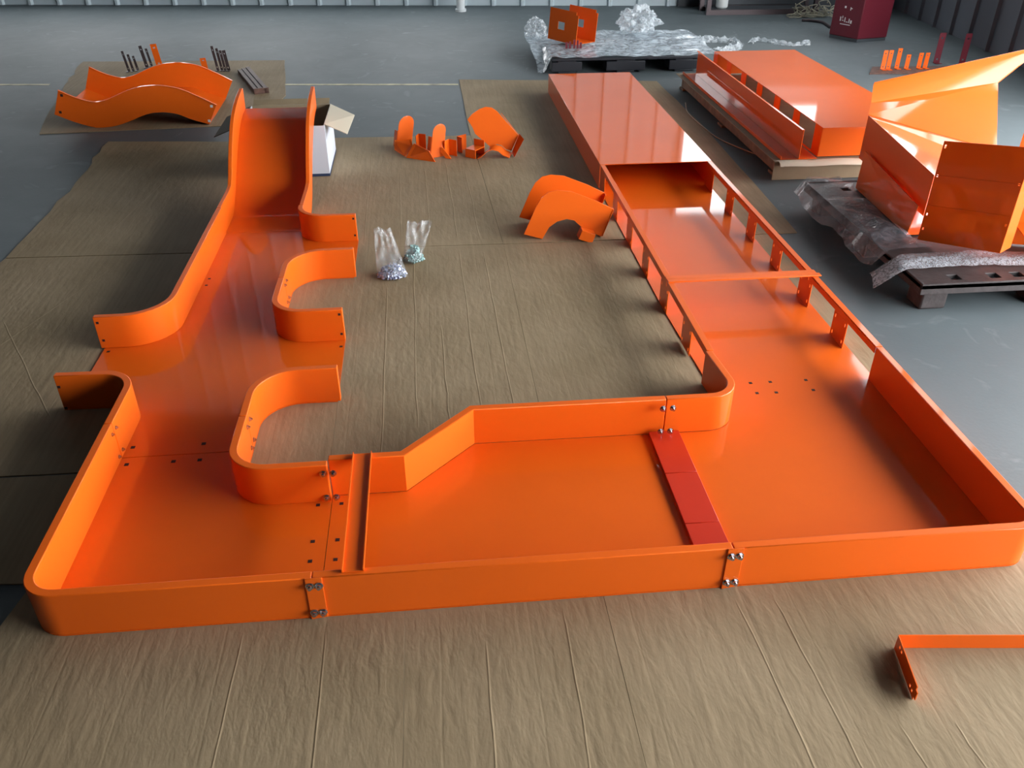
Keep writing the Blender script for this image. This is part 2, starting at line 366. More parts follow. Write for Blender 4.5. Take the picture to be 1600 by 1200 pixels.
card('cardboard sheet in the foreground at the front left corner', [(-1.34, .75), (-.1318, .75), (-.1318, 1.80), (-1.165, 1.80)], [.0002, .0002, .001, .006])
card('wide creased cardboard sheet in the foreground, right of the long seam', [(-.131, .70), (.409, .70), (.409, 1.80), (-.131, 1.80)], [.0002]*4)
card('pale cardboard sheet in the right foreground under the loose bracket', [(.4098, .62), (2.15, .62), (2.02, 1.705), (.4098, 1.795)], [.0002, .01, .004, .0002])
card('cardboard sheet under the side pockets of the left channel', [(-.90, 1.806), (-.3838, 1.806), (-.3838, 4.05), (-.90, 4.05)], [.001, .0002, .001, .001])
card('long ribbed cardboard sheet in the middle, in front of the bags', [(-.383, 1.806), (.3495, 1.806), (.3495, 4.027), (-.383, 4.05)], [.001, .0002, .002, .0002])
card('cardboard sheet in the middle carrying the small chute parts', [(-.90, 4.058), (.349, 4.036), (.289, 5.93), (-.90, 5.97)], [.001, .0006, .004, .001])
card('smooth cardboard sheet left of the right-hand rails', [(.3502, 1.806), (1.74, 1.735), (1.74, 4.02), (.3502, 4.024)], [.001, .001, .001, .0002])
card('cardboard sheet under the raised deck with its edge on grey floor', [(.3505, 4.033), (1.90, 4.03), (1.97, 5.9), (1.96, 7.35), (.285, 7.57), (.291, 5.93)], [.001, .004, .004, .004, .004, .0006])

# creases pressed into the sheets: low ridges, parts of their sheet
SHEETS = {o['label']: o for o in bpy.data.objects if o.name.startswith('cardboard_sheet')}
def crease(key, a, b, wob=.006, wd=.004, hh=.0007, n=14):
    sh = next(o for l, o in SHEETS.items() if key in l); a, b = Vector(a), Vector(b); d = (b-a).normalized(); nn = V(-d.y, d.x); rows_ = [[], [], []]
    for i in range(n+1):
        p = a + (b-a)*(i/n) + nn*(wob*noise.noise(V(i*.45, a.x*7, a.y*3)))
        rows_[0].append(V(p.x-nn.x*wd, p.y-nn.y*wd, .0045)); rows_[1].append(V(p.x, p.y, .0046+hh*(1 if 0 < i < n else .1))); rows_[2].append(V(p.x+nn.x*wd, p.y+nn.y*wd, .0045))
    MB().sheet(rows_).build('crease', 'cardboard', parent=sh, smooth=0)
crease('scored cross', (-1.93, 2.75), (-1.55, 3.95)); crease('scored cross', (-1.86, 3.42), (-1.40, 2.64)); crease('scored cross', (-1.52, 2.42), (-1.75, 2.62))
crease('crooked left edge', (-1.72, 4.2), (-1.55, 5.6))
for xx, ya, yb in ((-.215, 2.2, 3.6), (-.095, 2.45, 3.9), (.020, 2.45, 3.2), (.135, 2.45, 4.0), (.255, 2.5, 3.95)): crease('long ribbed', (xx, ya), (xx-.012, yb))
for xx, ya, yb in ((-.36, 4.1, 5.85), (-.17, 4.1, 5.2), (-.02, 4.1, 5.3), (.12, 4.1, 5.35), (.235, 4.1, 5.2)): crease('small chute parts', (xx, ya), (xx-.02, yb))
crease('right of the long seam', (.275, .75), (.295, 1.58)); crease('right of the long seam', (.07, .75), (.08, 1.5))
for xx in (.80, .905, 1.06, 1.19): crease('right foreground', (xx, .70), (xx-.035, 1.57 if xx < 1.0 else 1.15))
crease('front left corner', (-.56, .8), (-.55, 1.58), .002); crease('front left corner', (-.33, .8), (-.335, 1.58), .002)
# ------------------------------------------------------------------ bolts
bm_ = MB().tube([V(0, 0, 0), V(0, 0, .002)], .0115, 14)
bm_.tube([V(0, 0, .002), V(0, 0, .0085)], .0085, 6).tube([V(0, 0, .0085), V(0, 0, .014)], .0045, 8)
tmp = bm_.build('bolt', 'steel', origin=(0, 0, 0)); BOLT = tmp.data; bpy.data.objects.remove(tmp)
RX = (math.pi/2, 0, 0)         # pointing to -Y
RXp = (-math.pi/2, 0, 0)
RYp = (0, math.pi/2, 0)        # pointing to +X
RYm = (0, -math.pi/2, 0)
def bolts(parent, pts, rot, s=1.):
    for p in pts: inst('bolt', BOLT, p, parent, rot).scale = (s, s, s)
def holes(mb, pts, s=.006, ax='z', d=.0008):
    for p in pts:
        p = Vector(p)
        h = V(s, s, d) if ax == 'z' else (V(s, d, s) if ax == 'y' else V(d, s, s))
        mb.box(p.x-h.x, p.x+h.x, p.y-h.y, p.y+h.y, p.z-h.z, p.z+h.z)

# ------------------------------------------------------------------ the big orange channel track
Z0, ZF, H, T = .0055, .0085, .150, .026
tr = thing('channel_track', 'large orange steel channel track with ramp, side pockets and rails laid out on cardboard', 'play track', (.3, 2.4, Z0))
def part(mb, name, m='orange', bevel=.0025, **k): return mb.build(name, m, parent=tr, bevel=bevel, **k)
def fl(poly, name='floor_panel'): return MB().prism([V(p[0], p[1], Z0) for p in poly], (0, 0, ZF-Z0)).build(name, 'orange_gloss', parent=tr, bevel=0)
sX, sX2 = -.360, .755          # bolted joints of the front
P_fl = fillet([(sX-.001, 1.613), (-1.100, 1.613), (-1.100, 2.372)], {1: .095})
P_ll = fillet([(-1.100, 2.375), (-1.100, 2.685), (-1.366, 2.690)], {1: .10})
P_lu = fillet([(-1.366, 3.155), (-1.106, 3.155), (-1.106, 4.30)], {1: .16})
P_re = fillet([(-.665, 4.30), (-.665, 4.158), (-.390, 4.158)], {1: .12})
P_f1a = fillet([(-.375, 3.700), (-.655, 3.700), (-.655, 3.432)], {1: .15})
P_f1b = fillet([(-.655, 3.429), (-.655, 3.125), (-.385, 3.125)], {1: .11})
P_f2a = fillet([(-.372, 2.648), (-.645, 2.648), (-.645, 2.377)], {1: .14})
P_f2b = fillet([(-.645, 2.374), (-.645, 2.108), (sX-.001, 2.108)], {1: .10})
P_mb = [V(sX+.001, 2.108), V(-.128, 2.108), V(.100, 2.338), V(sX2-.001, 2.334)]
P_rc = fillet([(sX2+.001, 2.334), (1.030, 2.334), (1.004, 2.640)], {1: .105})
P_fm = [V(sX+.001, 1.613), V(sX2-.001, 1.613)]
P_fr = fillet([(sX2+.001, 1.613), (1.648, 1.613), (1.648, 2.605)], {1: .075})
# floors
fl(list(P_fl) + [(-.645, 2.372)] + list(P_f2b)[1:])
fl(list(P_ll) + [(-1.352, 2.69), (-1.352, 3.155)] + list(P_lu)[1:] + list(P_re) + [(-.388, 4.158), (-.386, 3.70)] + list(P_f1a)[1:] + list(P_f1b)[:-1] + [(-.386, 3.125), (-.384, 2.648)] + list(P_f2a)[1:])
fl([(sX+.001, 1.613), (sX2-.001, 1.613)] + list(P_mb)[::-1])
fl(list(P_fr) + [(1.648, 3.2399), (.985, 3.2399)] + list(P_rc)[::-1])
fl([(.985, 3.2401), (1.648, 3.2401), (1.648, 7.05), (.985, 7.05)])
# walls
W = {}
W['fl'] = part(wall(P_fl, -T, ZF, H), 'side_wall')
W['ll'] = part(wall(P_ll, -T, ZF, H), 'side_wall')
W['lu'] = part(wall(P_lu, -T, ZF, H), 'side_wall')
W['re'] = part(wall(P_re, -T, ZF, H), 'side_wall')
W['f1a'] = part(wall(P_f1a, -T, ZF, H), 'pocket_wall')
W['f1b'] = part(wall(P_f1b, -T, ZF, H), 'pocket_wall')
W['f2a'] = part(wall(P_f2a, -T, ZF, H), 'pocket_wall')
W['f2b'] = part(wall(P_f2b, -T, ZF, H), 'pocket_wall')
W['mb'] = part(wall(P_mb, T, ZF, H), 'side_wall')
W['rc'] = part(wall(P_rc, T, ZF, H), 'side_wall')
W['fm'] = part(wall(P_fm, T, ZF, H), 'side_wall')
W['fr'] = part(wall(P_fr, T, ZF, H), 'side_wall')
# ramp
rf = spline([V(0, 4.302, 0), V(0, 4.45, .001), V(0, 4.55, .010), V(0, 4.66, .065), V(0, 4.76, .141), V(0, 4.88, .225), V(0, 4.99, .288), V(0, 5.07, .327), V(0, 5.146, .352), V(0, 5.22, .366), V(0, 5.315, .376)])
zz = ZF
A = [V(-1.106, p.y, p.z+zz) for p in rf]; B = [V(-.665, p.y, p.z+zz) for p in rf]; dn = V(0, 0, -.003)
part(MB().strip(A, B, [p+dn for p in B], [p+dn for p in A]), 'ramp_floor', 'orange_gloss', bevel=0)
rt = spline([V(0, 4.302, .150), V(0, 4.45, .150), V(0, 4.58, .153), V(0, 4.64, .172), V(0, 4.734, .258), V(0, 4.83, .337), V(0, 4.943, .411), V(0, 5.06, .455), V(0, 5.19, .483), V(0, 5.335, .500)])
rfb = [V(0, p.y, p.z+ZF+.0002) for p in rf]
for xa, xb in ((-1.106, -1.106+.022), (-.665, -.665-.022)):
    n = len(rt); m_ = MB()
    bot = [V(xa, 4.302 + (5.32-4.302)*i/(n-1), 0) for i in range(n)]
    def zat(y):
        for a, b in zip(rfb, rfb[1:]):
            if a.y <= y <= b.y: return a.z + (b.z-a.z)*(y-a.y)/(b.y-a.y)
        return rfb[0].z if y < rfb[0].y else rfb[-1].z
    bl = []
    for i in range(n):
        y_ = rt[i].y if i < n-1 else 5.318
        y_ = 4.302 + (5.318-4.302)*(rt[i].y-4.302)/(rt[-1].y-4.302)
        bl.append((y_, zat(y_)))
    m_.strip([V(xa, y_, z_) for y_, z_ in bl], [V(xb, y_, z_) for y_, z_ in bl], [V(xb, p.y, p.z) for p in rt], [V(xa, p.y, p.z) for p in rt])
    part(m_, 'ramp_wall')
# shallow U-bar laid across the wall tops, and red strip on the floor
part(MB().box(-.284, -.226, 1.624, 2.128, .1505, .1525), 'bridge_bar', bevel=0)
for xx in (-.284, -.229): part(MB().box(xx, xx+.003, 1.624, 2.128, .1526, .1610), 'bridge_lip', bevel=0)
for (a, b) in ((1.641, 1.858), (1.8605, 2.099), (2.1015, 2.330)): part(MB().box(.702, .808, a, b, ZF, .0225), 'red_strip', 'red_plate', bevel=.0015)
# straps with bolts at the front joints
for bx in (-.355, .760):
    s_ = part(MB().prism([V(bx-.022, 1.6125, .004), V(bx+.022, 1.6125, .010), V(bx+.022, 1.6125, .152), V(bx-.022, 1.6125, .152)], (0, -.004, 0)), 'joint_bracket', bevel=.001)
    bolts(s_, [V(bx+dx, 1.6083, z) for dx in (-.011, .012) for z in (.030, .127)], RX)
bolts(W['mb'], [V(.737, 2.3075, z) for z in (.038, .132)], RX)
bolts(W['rc'], [V(.771, 2.3075, z) for z in (.038, .132)], RX)
bolts(W['f2b'], [V(-.375, 2.0815, z) for z in (.026, .120)], RX)
bolts(W['mb'], [V(-.345, 2.0815, z) for z in (.026, .120)], RX)
bolts(W['f2b'], [V(-.6445, 2.352, z) for z in (.035, .120)], RYp, .75); bolts(W['f2a'], [V(-.6445, 2.398, z) for z in (.035, .120)], RYp, .75)
bolts(W['f1b'], [V(-.6545, 3.408, z) for z in (.040, .122)], RYp, .75); bolts(W['f1a'], [V(-.6545, 3.455, z) for z in (.040, .122)], RYp, .75)
bolts(W['fl'], [V(-1.0735, 2.352, z) for z in (.03, .12)], RYp, .6); bolts(W['ll'], [V(-1.0735, 2.392, z) for z in (.03, .12)], RYp, .6)
# dark plates painting the shade of bolt holes in the floor and arms
hb = MB()
for yy in (2.068, 1.905, 1.823):
    holes(hb, [V(-.402, yy, ZF), V(-.330, yy, ZF)])
holes(hb, [V(x, y, ZF) for x, y in ((-1.055, 2.43), (-1.05, 2.335), (-.90, 2.337), (-.82, 2.428), (-.815, 2.337), (-.70, 2.43), (-.70, 2.337))], .007)
holes(hb, [V(x, y, ZF) for x, y in ((1.166, 2.62), (1.243, 2.62), (1.167, 2.55), (1.24, 2.547), (1.383, 2.62), (1.384, 2.55), (-1.33, 3.10), (-.40, 3.05), (-1.06, 3.75), (-1.06, 3.68))], .006)
MB_h = hb.build('bolt_hole_shade', 'hole_shade', parent=tr, smooth=0); MB_h['kind'] = 'stuff'
hb = MB()
holes(hb, [V(-1.352, 3.129, .125), V(-1.348, 3.129, .045), V(-1.345, 2.664, .12), V(-1.345, 2.664, .03), V(-.402, 4.132, .13), V(-.402, 4.132, .04), V(-.398, 3.099, .13), V(-.398, 3.099, .04)], .005, 'y')
MB_h = hb.build('bolt_hole_shade', 'hole_shade', parent=tr, smooth=0); MB_h['kind'] = 'stuff'
# rails with posts
POSTS = [(4.387, 4.270), (4.030, 3.910), (3.672, 3.555), (3.325, 3.198), (2.960, 2.838)]
for side, xo, xi, xp in (('L', .985, 1.011, .987), ('R', 1.648, 1.622, 1.622)):
    lo, hi = min(xo, xi), max(xo, xi)
    for (a, b) in ((2.608 if side == 'R' else 2.643, 3.238), (3.242, 4.782)):
        part(MB().box(lo, hi, a, b, .1455, H), 'top_rail', bevel=.001)
        part(MB().box(xp-.0015, xp+.0015, a, b, .122, .1455), 'rail_flange', bevel=0)
    pm_ = None
    for (b, a) in POSTS:
        wd = b - a
        xs = [0, .012, .020, wd-.020, wd-.012, wd]; zs = [0, .014, .028, .088, .102, .1125]
        m_ = MB().plate((xp-.0015, a, ZF+.0005), (0, 1, 0), (0, 0, 1), xs, zs, {(1, 1), (3, 1), (1, 3), (3, 3)}, (.003, 0, 0))
        part(m_, 'post', bevel=0)
    part(MB().box(xp-.0015, xp+.0015, 4.636, 4.782, ZF+.0005, .1215), 'post', bevel=0)
part(MB().box(.985, 1.662, 3.211, 3.2385, .1502, .1560), 'cross_bar', bevel=.001)
part(MB().box(.985, 1.652, 3.2415, 3.272, .1502, .1545), 'cross_bar', bevel=.001)
# covered deck at the far end
part(MB().box(.983, 1.650, 4.785, 7.052, .1465, .1505), 'deck_top', 'orange_gloss', bevel=.001)
for xx in (.985, 1.644): part(MB().box(xx, xx+.004, 4.79, 7.05, ZF, .146), 'deck_side', bevel=0)
part(MB().box(.989, 1.644, 7.044, 7.048, ZF, .146), 'deck_back', bevel=0)

# ------------------------------------------------------------------ wave slide on its sheet
ws = thing('wave_slide', 'orange wave-shaped slide section with two side walls on cardboard', 'slide section', (-2.1, 6.75, .006))
wb_ = spline([V(-2.624, .105), V(-2.50, .048), V(-2.37, .006), V(-2.30, .0055), V(-2.218, .016), V(-2.12, .045), V(-2.044, .074), V(-1.98, .093), V(-1.913, .101), V(-1.845, .098), V(-1.774, .082), V(-1.692, .046), V(-1.575, .0062)], 5)
wt_ = spline([V(-2.555, .268), V(-2.447, .214), V(-2.343, .184), V(-2.28, .188), V(-2.223, .204), V(-2.15, .233), V(-2.089, .256), V(-2.02, .275), V(-1.952, .284), V(-1.855, .284), V(-1.738, .261), V(-1.616, .205), V(-1.50, .142)], 5)
def wv(y0, y1, A, B, dx):
    return MB().strip([V(p.x+dx, y0, p.y) for p in A], [V(p.x+dx, y0, p.y) for p in B], [V(p.x+dx, y1, p.y) for p in B], [V(p.x+dx, y1, p.y) for p in A])
wv(6.375, 6.381, wb_, wt_, 0).build('front_wall', 'orange', parent=ws, bevel=.001)
wv(7.10, 7.106, wb_, wt_, -.015).build('back_wall', 'orange', parent=ws, bevel=.001)
up = [V(p.x+.005, p.y+.004) for p in wb_]; lo_ = [V(p.x, p.y+.001) for p in wb_]
MB().strip([V(p.x, 6.381, p.y) for p in lo_], [V(p.x, 6.381, p.y) for p in up], [V(p.x-.015, 7.10, p.y) for p in up], [V(p.x-.015, 7.10, p.y) for p in lo_]).build('slide_floor', 'orange_gloss', parent=ws)
lipA = [V(p.x, 6.375, p.y) for p in wt_]
for yy, dx in ((6.375, 0), (7.10, -.015)):
    MB().strip([V(p.x+dx, yy-.006, p.y) for p in wt_], [V(p.x+dx, yy+.012, p.y) for p in wt_], [V(p.x+dx, yy+.012, p.y+.003) for p in wt_], [V(p.x+dx, yy-.006, p.y+.003) for p in wt_]).build('lip', 'orange', parent=ws)
hb = MB(); holes(hb, [V(-2.54, 6.3748, .235), V(-2.58, 6.3748, .12)], .009, 'y'); q = hb.build('bolt_hole_shade', 'hole_shade', parent=ws, smooth=0); q['kind'] = 'stuff'  # dark plates painted as hole shade
hb = MB(); holes(hb, [V(-1.535, 6.3748, .135), V(-1.57, 6.3748, .032)], .009, 'y'); q = hb.build('slot_light', 'white_mark', parent=ws, smooth=0); q['kind'] = 'stuff'  # white plates stand in for light showing through the slots

# ------------------------------------------------------------------ carton under the ramp top
cb = thing('open_carton', 'open white carton with brown flaps standing under the ramp top', 'box', (-.87, 5.42, .005))
x0, x1, y0, y1, zc = -1.115, -.615, 5.165, 5.66, .312
ZC = .0052
MB().box(x0, x1, y0, y1, ZC, ZC+.004).build('bottom', 'carton_brown', parent=cb)
for nm, a in (('front_panel', (x0, x1, y0, y0+.005)), ('back_panel', (x0, x1, y1-.005, y1)), ('side_panel', (x0, x0+.005, y0+.005, y1-.005)), ('side_panel', (x1-.005, x1, y0+.005, y1-.005))):
    pz = MB().box(*a, ZC+.004, zc).build(nm, 'carton_brown' if nm == 'back_panel' else 'carton_white', parent=cb)
MB().box(x0-.001, x1+.001, y0-.001, y0-.0002, ZC+.001, .022).build('printed_band', 'carton_blue', parent=cb)
MB().box(x1+.0002, x1+.001, y0, y1, ZC+.001, .022).build('printed_band', 'carton_blue', parent=cb)
def flap(pts, nm='flap', mt='carton_brown', t=V(0, 0, .004)): return MB().prism(pts, t).build(nm, mt, parent=cb)
flap([V(x1, y0+.02, zc+.001), V(x1+.13, y0+.0, zc-.055), V(x1+.155, y1-.14, zc-.04), V(x1, y1-.02, zc+.001)], mt='cream_board')
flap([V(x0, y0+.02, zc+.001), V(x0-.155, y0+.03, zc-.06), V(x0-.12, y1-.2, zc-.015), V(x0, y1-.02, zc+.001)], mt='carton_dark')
flap([V(x0+.01, y1, zc+.001), V(x1-.01, y1, zc+.001), V(x1-.01, y1+.05, zc+.022), V(x0+.01, y1+.05, zc+.022)], mt='carton_brown')
flap([V(x0+.02, y0+.005, zc-.004), V(x1-.02, y0+.005, zc-.004), V(x1-.02, y0+.17, zc-.05), V(x0+.02, y0+.17, zc-.05)], mt='carton_brown')

# ------------------------------------------------------------------ saddle-shaped chute pieces
def saddle_outline():
    pts = [(-.20, .03), (-.105, 0), (-.07, .063), (-.03, .092), (.02, .104), (.06, .094), (.075, .078), (.115, .045), (.205, 0), (.258, .150), (.163, .198), (.036, .250), (-.035, .259), (-.08, .250), (-.115, .219), (-.144, .166)]
    return pts
def saddle(label, loc, rz, tilt, wdt, s=1.0, mir=1, box=True):
    t = thing('chute_bend', label, 'chute part', loc, 'loose orange chute bends on the cardboard')
    M = Matrix.Translation(loc) @ Matrix.Rotation(rz, 4, 'Z') @ Matrix.Rotation(tilt, 4, 'Y') @ Matrix.Scale(s, 4) @ Matrix.Diagonal((mir, 1, 1, 1))
    ol = saddle_outline()
    for yy in (0, wdt):
        MB().prism([M @ V(x, yy, z) for x, z in ol], (M.to_3x3() @ V(0, .004, 0))).build('side_plate', 'orange', parent=t, bevel=.0008)
    arch = ol[1:9]
    a = [M @ V(x, .004, z) for x, z in arch]; b = [M @ V(x, wdt, z) for x, z in arch]; up_ = M.to_3x3() @ V(0, 0, .004)
    MB().strip(a, b, [p+up_ for p in b], [p+up_ for p in a]).build('arch_floor', 'orange', parent=t)
    c = [(.207, .003), (.260, .150)]
    MB().prism([M @ V(.207, -.004, .004), M @ V(.257, -.004, .148), M @ V(.257, .03, .148), M @ V(.207, .03, .004)], M.to_3x3() @ V(.004, 0, 0)).build('end_flange', 'orange', parent=t)
    MB().prism([M @ V(.207, wdt-.03, .004), M @ V(.257, wdt-.03, .148), M @ V(.257, wdt+.008, .148), M @ V(.207, wdt+.008, .004)], M.to_3x3() @ V(.004, 0, 0)).build('end_flange', 'orange', parent=t)
    if box:
        R = Matrix.Translation(M @ V(.085, -.001, .045)) @ M.to_3x3().normalized().to_4x4() @ Matrix.Rotation(math.radians(20), 4, 'Y')
        MB().box(0, .075, -.06, -.056, -.03, .02, R).box(0, .075, -.056, 0, .016, .02, R).box(0, .075, -.056, 0, -.03, -.026, R).box(0, .004, -.056, 0, -.026, .016, R).build('bolt_pocket', 'orange', parent=t, bevel=.001)
    return t
saddle('orange saddle-shaped chute bend leaning against the left rail near the deck', (.66, 4.07, .006), math.radians(0), 0, .235)

def plate_poly(t, name, pts, thick, mt='orange'): return MB().prism(pts, thick).build(name, mt, parent=t, bevel=.0008)
# right piece of the pair in the middle: big rounded lit plate with arch
t = thing('chute_bend', 'orange chute bend with a broad rounded plate, right of the small parts', 'chute part', (.43, 5.5, .005), 'loose orange chute bends on the cardboard')
def fp(P, Y, dz=0., sl=0.): return [V(x, Y + sl*z, max(z+dz, .0052)) for x, z in P]
o2 = [(.400, .045), (.300, .128), (.286, .165), (.255, .212), (.285, .243), (.335, .272), (.375, .284), (.415, .279), (.450, .256), (.585, .110), (.535, .02), (.50, .03), (.47, .055), (.44, .062)]
plate_poly(t, 'side_plate', fp(o2, 5.50, 0, .35), (0, .004, 0))
MB().prism([V(.588, 5.54, .118), V(.536, 5.50, .010), V(.545, 5.42, .0056), V(.61, 5.46, .105)], (.003, 0, .003)).build('end_flange', 'orange', parent=t)
ar = [V(.54, 0, .006), V(.50, 0, .024), V(.47, 0, .052), V(.43, 0, .062), V(.395, 0, .050), V(.36, 0, .018), V(.335, 0, .006)]
a = [V(p.x, 5.50, p.z) for p in ar]; b = [V(p.x-.03, 5.40, p.z) for p in ar]
MB().strip(a, b, [p+V(0, 0, .004) for p in b], [p+V(0, 0, .004) for p in a]).build('arch_floor', 'orange', parent=t)
MB().prism([V(.585, 5.545, .112), V(.53, 5.62, .165), V(.48, 5.66, .225), V(.535, 5.585, .165)], (.003, .002, 0)).build('end_flange', 'orange', parent=t)
R = Matrix.Translation((.292, 5.47, .0056)) @ Matrix.Rotation(math.radians(-38), 4, 'Z')
MB().box(-.04, .04, -.05, -.046, 0, .055, R).box(-.04, .04, -.046, .05, .0515, .055, R).box(-.04, .04, .05, .054, 0, .095, R).box(-.04, -.036, -.046, .05, 0, .0515, R).build('bolt_pocket', 'orange', parent=t, bevel=.001)
# left piece: chair-like bend with two rounded plates
t = thing('chute_bend', 'chair-like orange chute bend with two rounded lugs, nearest the carton', 'chute part', (-.1, 5.5, .005), 'loose orange chute bends on the cardboard')
def lug(cx, cy, wd, ht, ang, lean, z0):
    R = Matrix.Translation((cx, cy, z0)) @ Matrix.Rotation(ang, 4, 'Z') @ Matrix.Rotation(lean, 4, 'X')
    R = R @ Matrix(((1, 0, .22, 0), (0, 1, 0, 0), (0, 0, 1, 0), (0, 0, 0, 1)))
    pts = [(-wd/2, 0), (wd/2, 0), (wd/2, ht-wd*.5)] + [(wd/2*math.cos(a), ht-wd*.5 + wd*.5*math.sin(a)) for a in [math.pi*k/8 for k in range(1, 8)]] + [(-wd/2, ht-wd*.5)]
    return [R @ V(x, 0, z) for x, z in pts], R.to_3x3() @ V(0, .004, 0), R
pts, th, R1 = lug(-.168, 5.70, .105, .195, math.radians(18), math.radians(-8), .01); plate_poly(t, 'rounded_lug', pts, th)
MB().box(-.056, -.052, .004, .07, 0, .105, R1).build('lug_flange', 'orange', parent=t)
pts, th, R2 = lug(.045, 5.45, .090, .205, math.radians(22), math.radians(-8), .01); plate_poly(t, 'rounded_lug', pts, th)
MB().box(-.049, -.045, .004, .06, 0, .13, R2).build('lug_flange', 'orange', parent=t)
MB().prism([V(-.225, 5.66, .062), V(-.12, 5.68, .062), V(-.105, 5.56, .050), V(-.16, 5.48, .010), V(-.23, 5.60, .02)], (0, 0, .004)).build('seat_plate', 'orange', parent=t)
MB().prism([V(-.155, 5.475, .0056), V(.03, 5.37, .0056), V(-.005, 5.42, .062), V(-.10, 5.55, .075)], (.004, .006, 0)).build('apron_plate', 'orange', parent=t)
MB().prism([V(.08, 5.45, .075), V(.115, 5.44, .03), V(.135, 5.42, .0056), V(.10, 5.44, .0056), V(.075, 5.45, .04)], (.003, .012, 0)).build('foot_plate', 'orange', parent=t)
# small angle clips between the bends
def clip(label, cx, cy, rz, h_, w_, z=.0055, rxx=0.):
    R = Matrix.Translation((cx, cy, z)) @ Matrix.Rotation(rz, 4, 'Z') @ Matrix.Rotation(rxx, 4, 'Y')
    t = thing('angle_clip', label, 'bracket', (cx, cy, z), 'small orange angle clips')
    MB().box(-w_/2, w_/2, 0, .003, 0, h_, R).build('leaf', 'orange', parent=t); MB().box(-w_/2, -w_/2+.003, -.05, 0, 0, h_, R).build('leaf', 'orange', parent=t)
    return t
clip('small orange angle clip standing between the two rounded lugs', -.045, 5.60, math.radians(-20), .115, .05)
clip('small orange angle clip standing between the two big chute bends', .150, 5.49, math.radians(-35), .105, .06)
clip('small orange angle clip lying tilted above its standing twin, beside the floor corner', .215, 5.60, math.radians(35), .10, .075, .0055, math.radians(0))

# ------------------------------------------------------------------ bags of bolts
def bag(label, base, ax, ht, wd, th, seed, lean):
    rows = []; nu, nv = 18, 16; rnd = random.Random(seed)
    t = thing('zip_bag', label, 'plastic bag', base, 'clear zip bags of bolts')
    bx, by, bz = base
    for sgn in (1, -1):
        rr = []
        for j in range(nv+1):
            v = j/nv; row = []
            bulge = th*(math.exp(-((v-.14)/.16)**2)) + .004
            wv_ = wd*(1.0 - .45*v if ax == 0 else .72+.28*v)
            for i in range(nu+1):
                u = i/nu*2-1
                off = bulge*math.sqrt(max(0, 1-u*u))*sgn
                n = noise.noise(V(u*2.5+seed, v*4, seed))*.016*(.3+v)
                if abs(u) == 1: n = noise.noise(V(u*2.5+seed, v*4, seed))*.006
                row.append(V(bx + u*wv_/2 + lean[0]*v, by + off + n + lean[1]*v, max(bz + v*ht, .006) + (noise.noise(V(u*3, 3.3+seed, 0))*.012*v)))
            rr.append(row)
        rows.append(rr)
    m_ = MB(); m_.sheet(rows[0]); m_.sheet(rows[1])
    m_.build('bag_film', 'bag_film', parent=t, weld=True, smooth=60)
    top0 = [rows[0][-2][i] for i in range(nu+1)]
    MB().tube(top0, .0018, 6).build('zip_seal', 'bag_film', parent=t)
    return t
bag('tall clear bag of bluish bolts standing nearest on the cardboard', (-.205, 3.70, .0055), 0, .235, .145, .055, 3.1, (-.03, .02))
bag('clear zip bag of greenish bolts lying behind the blue ones', (-.115, 3.86, .0055), 1, .185, .12, .045, 8.7, (.05, .05))
def bolt_heap(label, c, rx, ry, hz, n, mt, seed):
    rnd = random.Random(seed); m_ = MB()
    for k in range(n):
        a = rnd.uniform(0, 6.28); r = math.sqrt(rnd.random()); x, y = c[0]+rx*r*math.cos(a), c[1]+ry*r*math.sin(a)
        z = c[2]+.007 + rnd.random()*hz*(1-r*r)
        d = V(rnd.gauss(0, 1), rnd.gauss(0, 1), rnd.gauss(0, .5)).normalized()
        p = V(x, y, z); q = p + d*.014; q.z = max(q.z, c[2]+.006); 
        m_.tube([p, q], .0036, 5).tube([p-d*.006, p], .0080, 6)
    o = m_.build('bolt_heap', mt, weld=False, smooth=30)
    return tag(o, label, 'bolts', None, 'stuff')
bolt_heap('heap of small bluish steel bolts inside the nearer bag', (-.205, 3.70, .0055), .064, .044, .060, 150, 'bolt_blue', 1)
bolt_heap('heap of small greenish steel bolts inside the farther bag', (-.105, 3.87, .0055), .045, .036, .080, 110, 'bolt_green', 2)

# ------------------------------------------------------------------ loose angle bracket in the right foreground
lb = thing('angle_bracket', 'long orange angle bracket lying in the right foreground', 'bracket', (1.12, 1.366, .0048))
d1 = V(.995, -.098, 0); 
MB().plate(V(1.118, 1.366, .0056), d1, (0, 0, 1), [0, .62], [0, .047], set(), V(.0025*.098, .0025*.995, 0)).build('long_leg', 'orange', parent=lb)
d2 = V(-.19, -.98, 0).normalized()
xs = [0, .022, .029, .036, .043, .122, .129, .136, .143, .155, .165]; zs = [0, .010, .018, .028, .036, .047]
MB().plate(V(1.118, 1.366, .0056), d2, (0, 0, 1), xs, zs, {(1, 3), (3, 3), (5, 1), (7, 1), (9, 0), (9, 4)}, V(-.0025, 0, 0)).build('short_leg', 'orange', parent=lb)

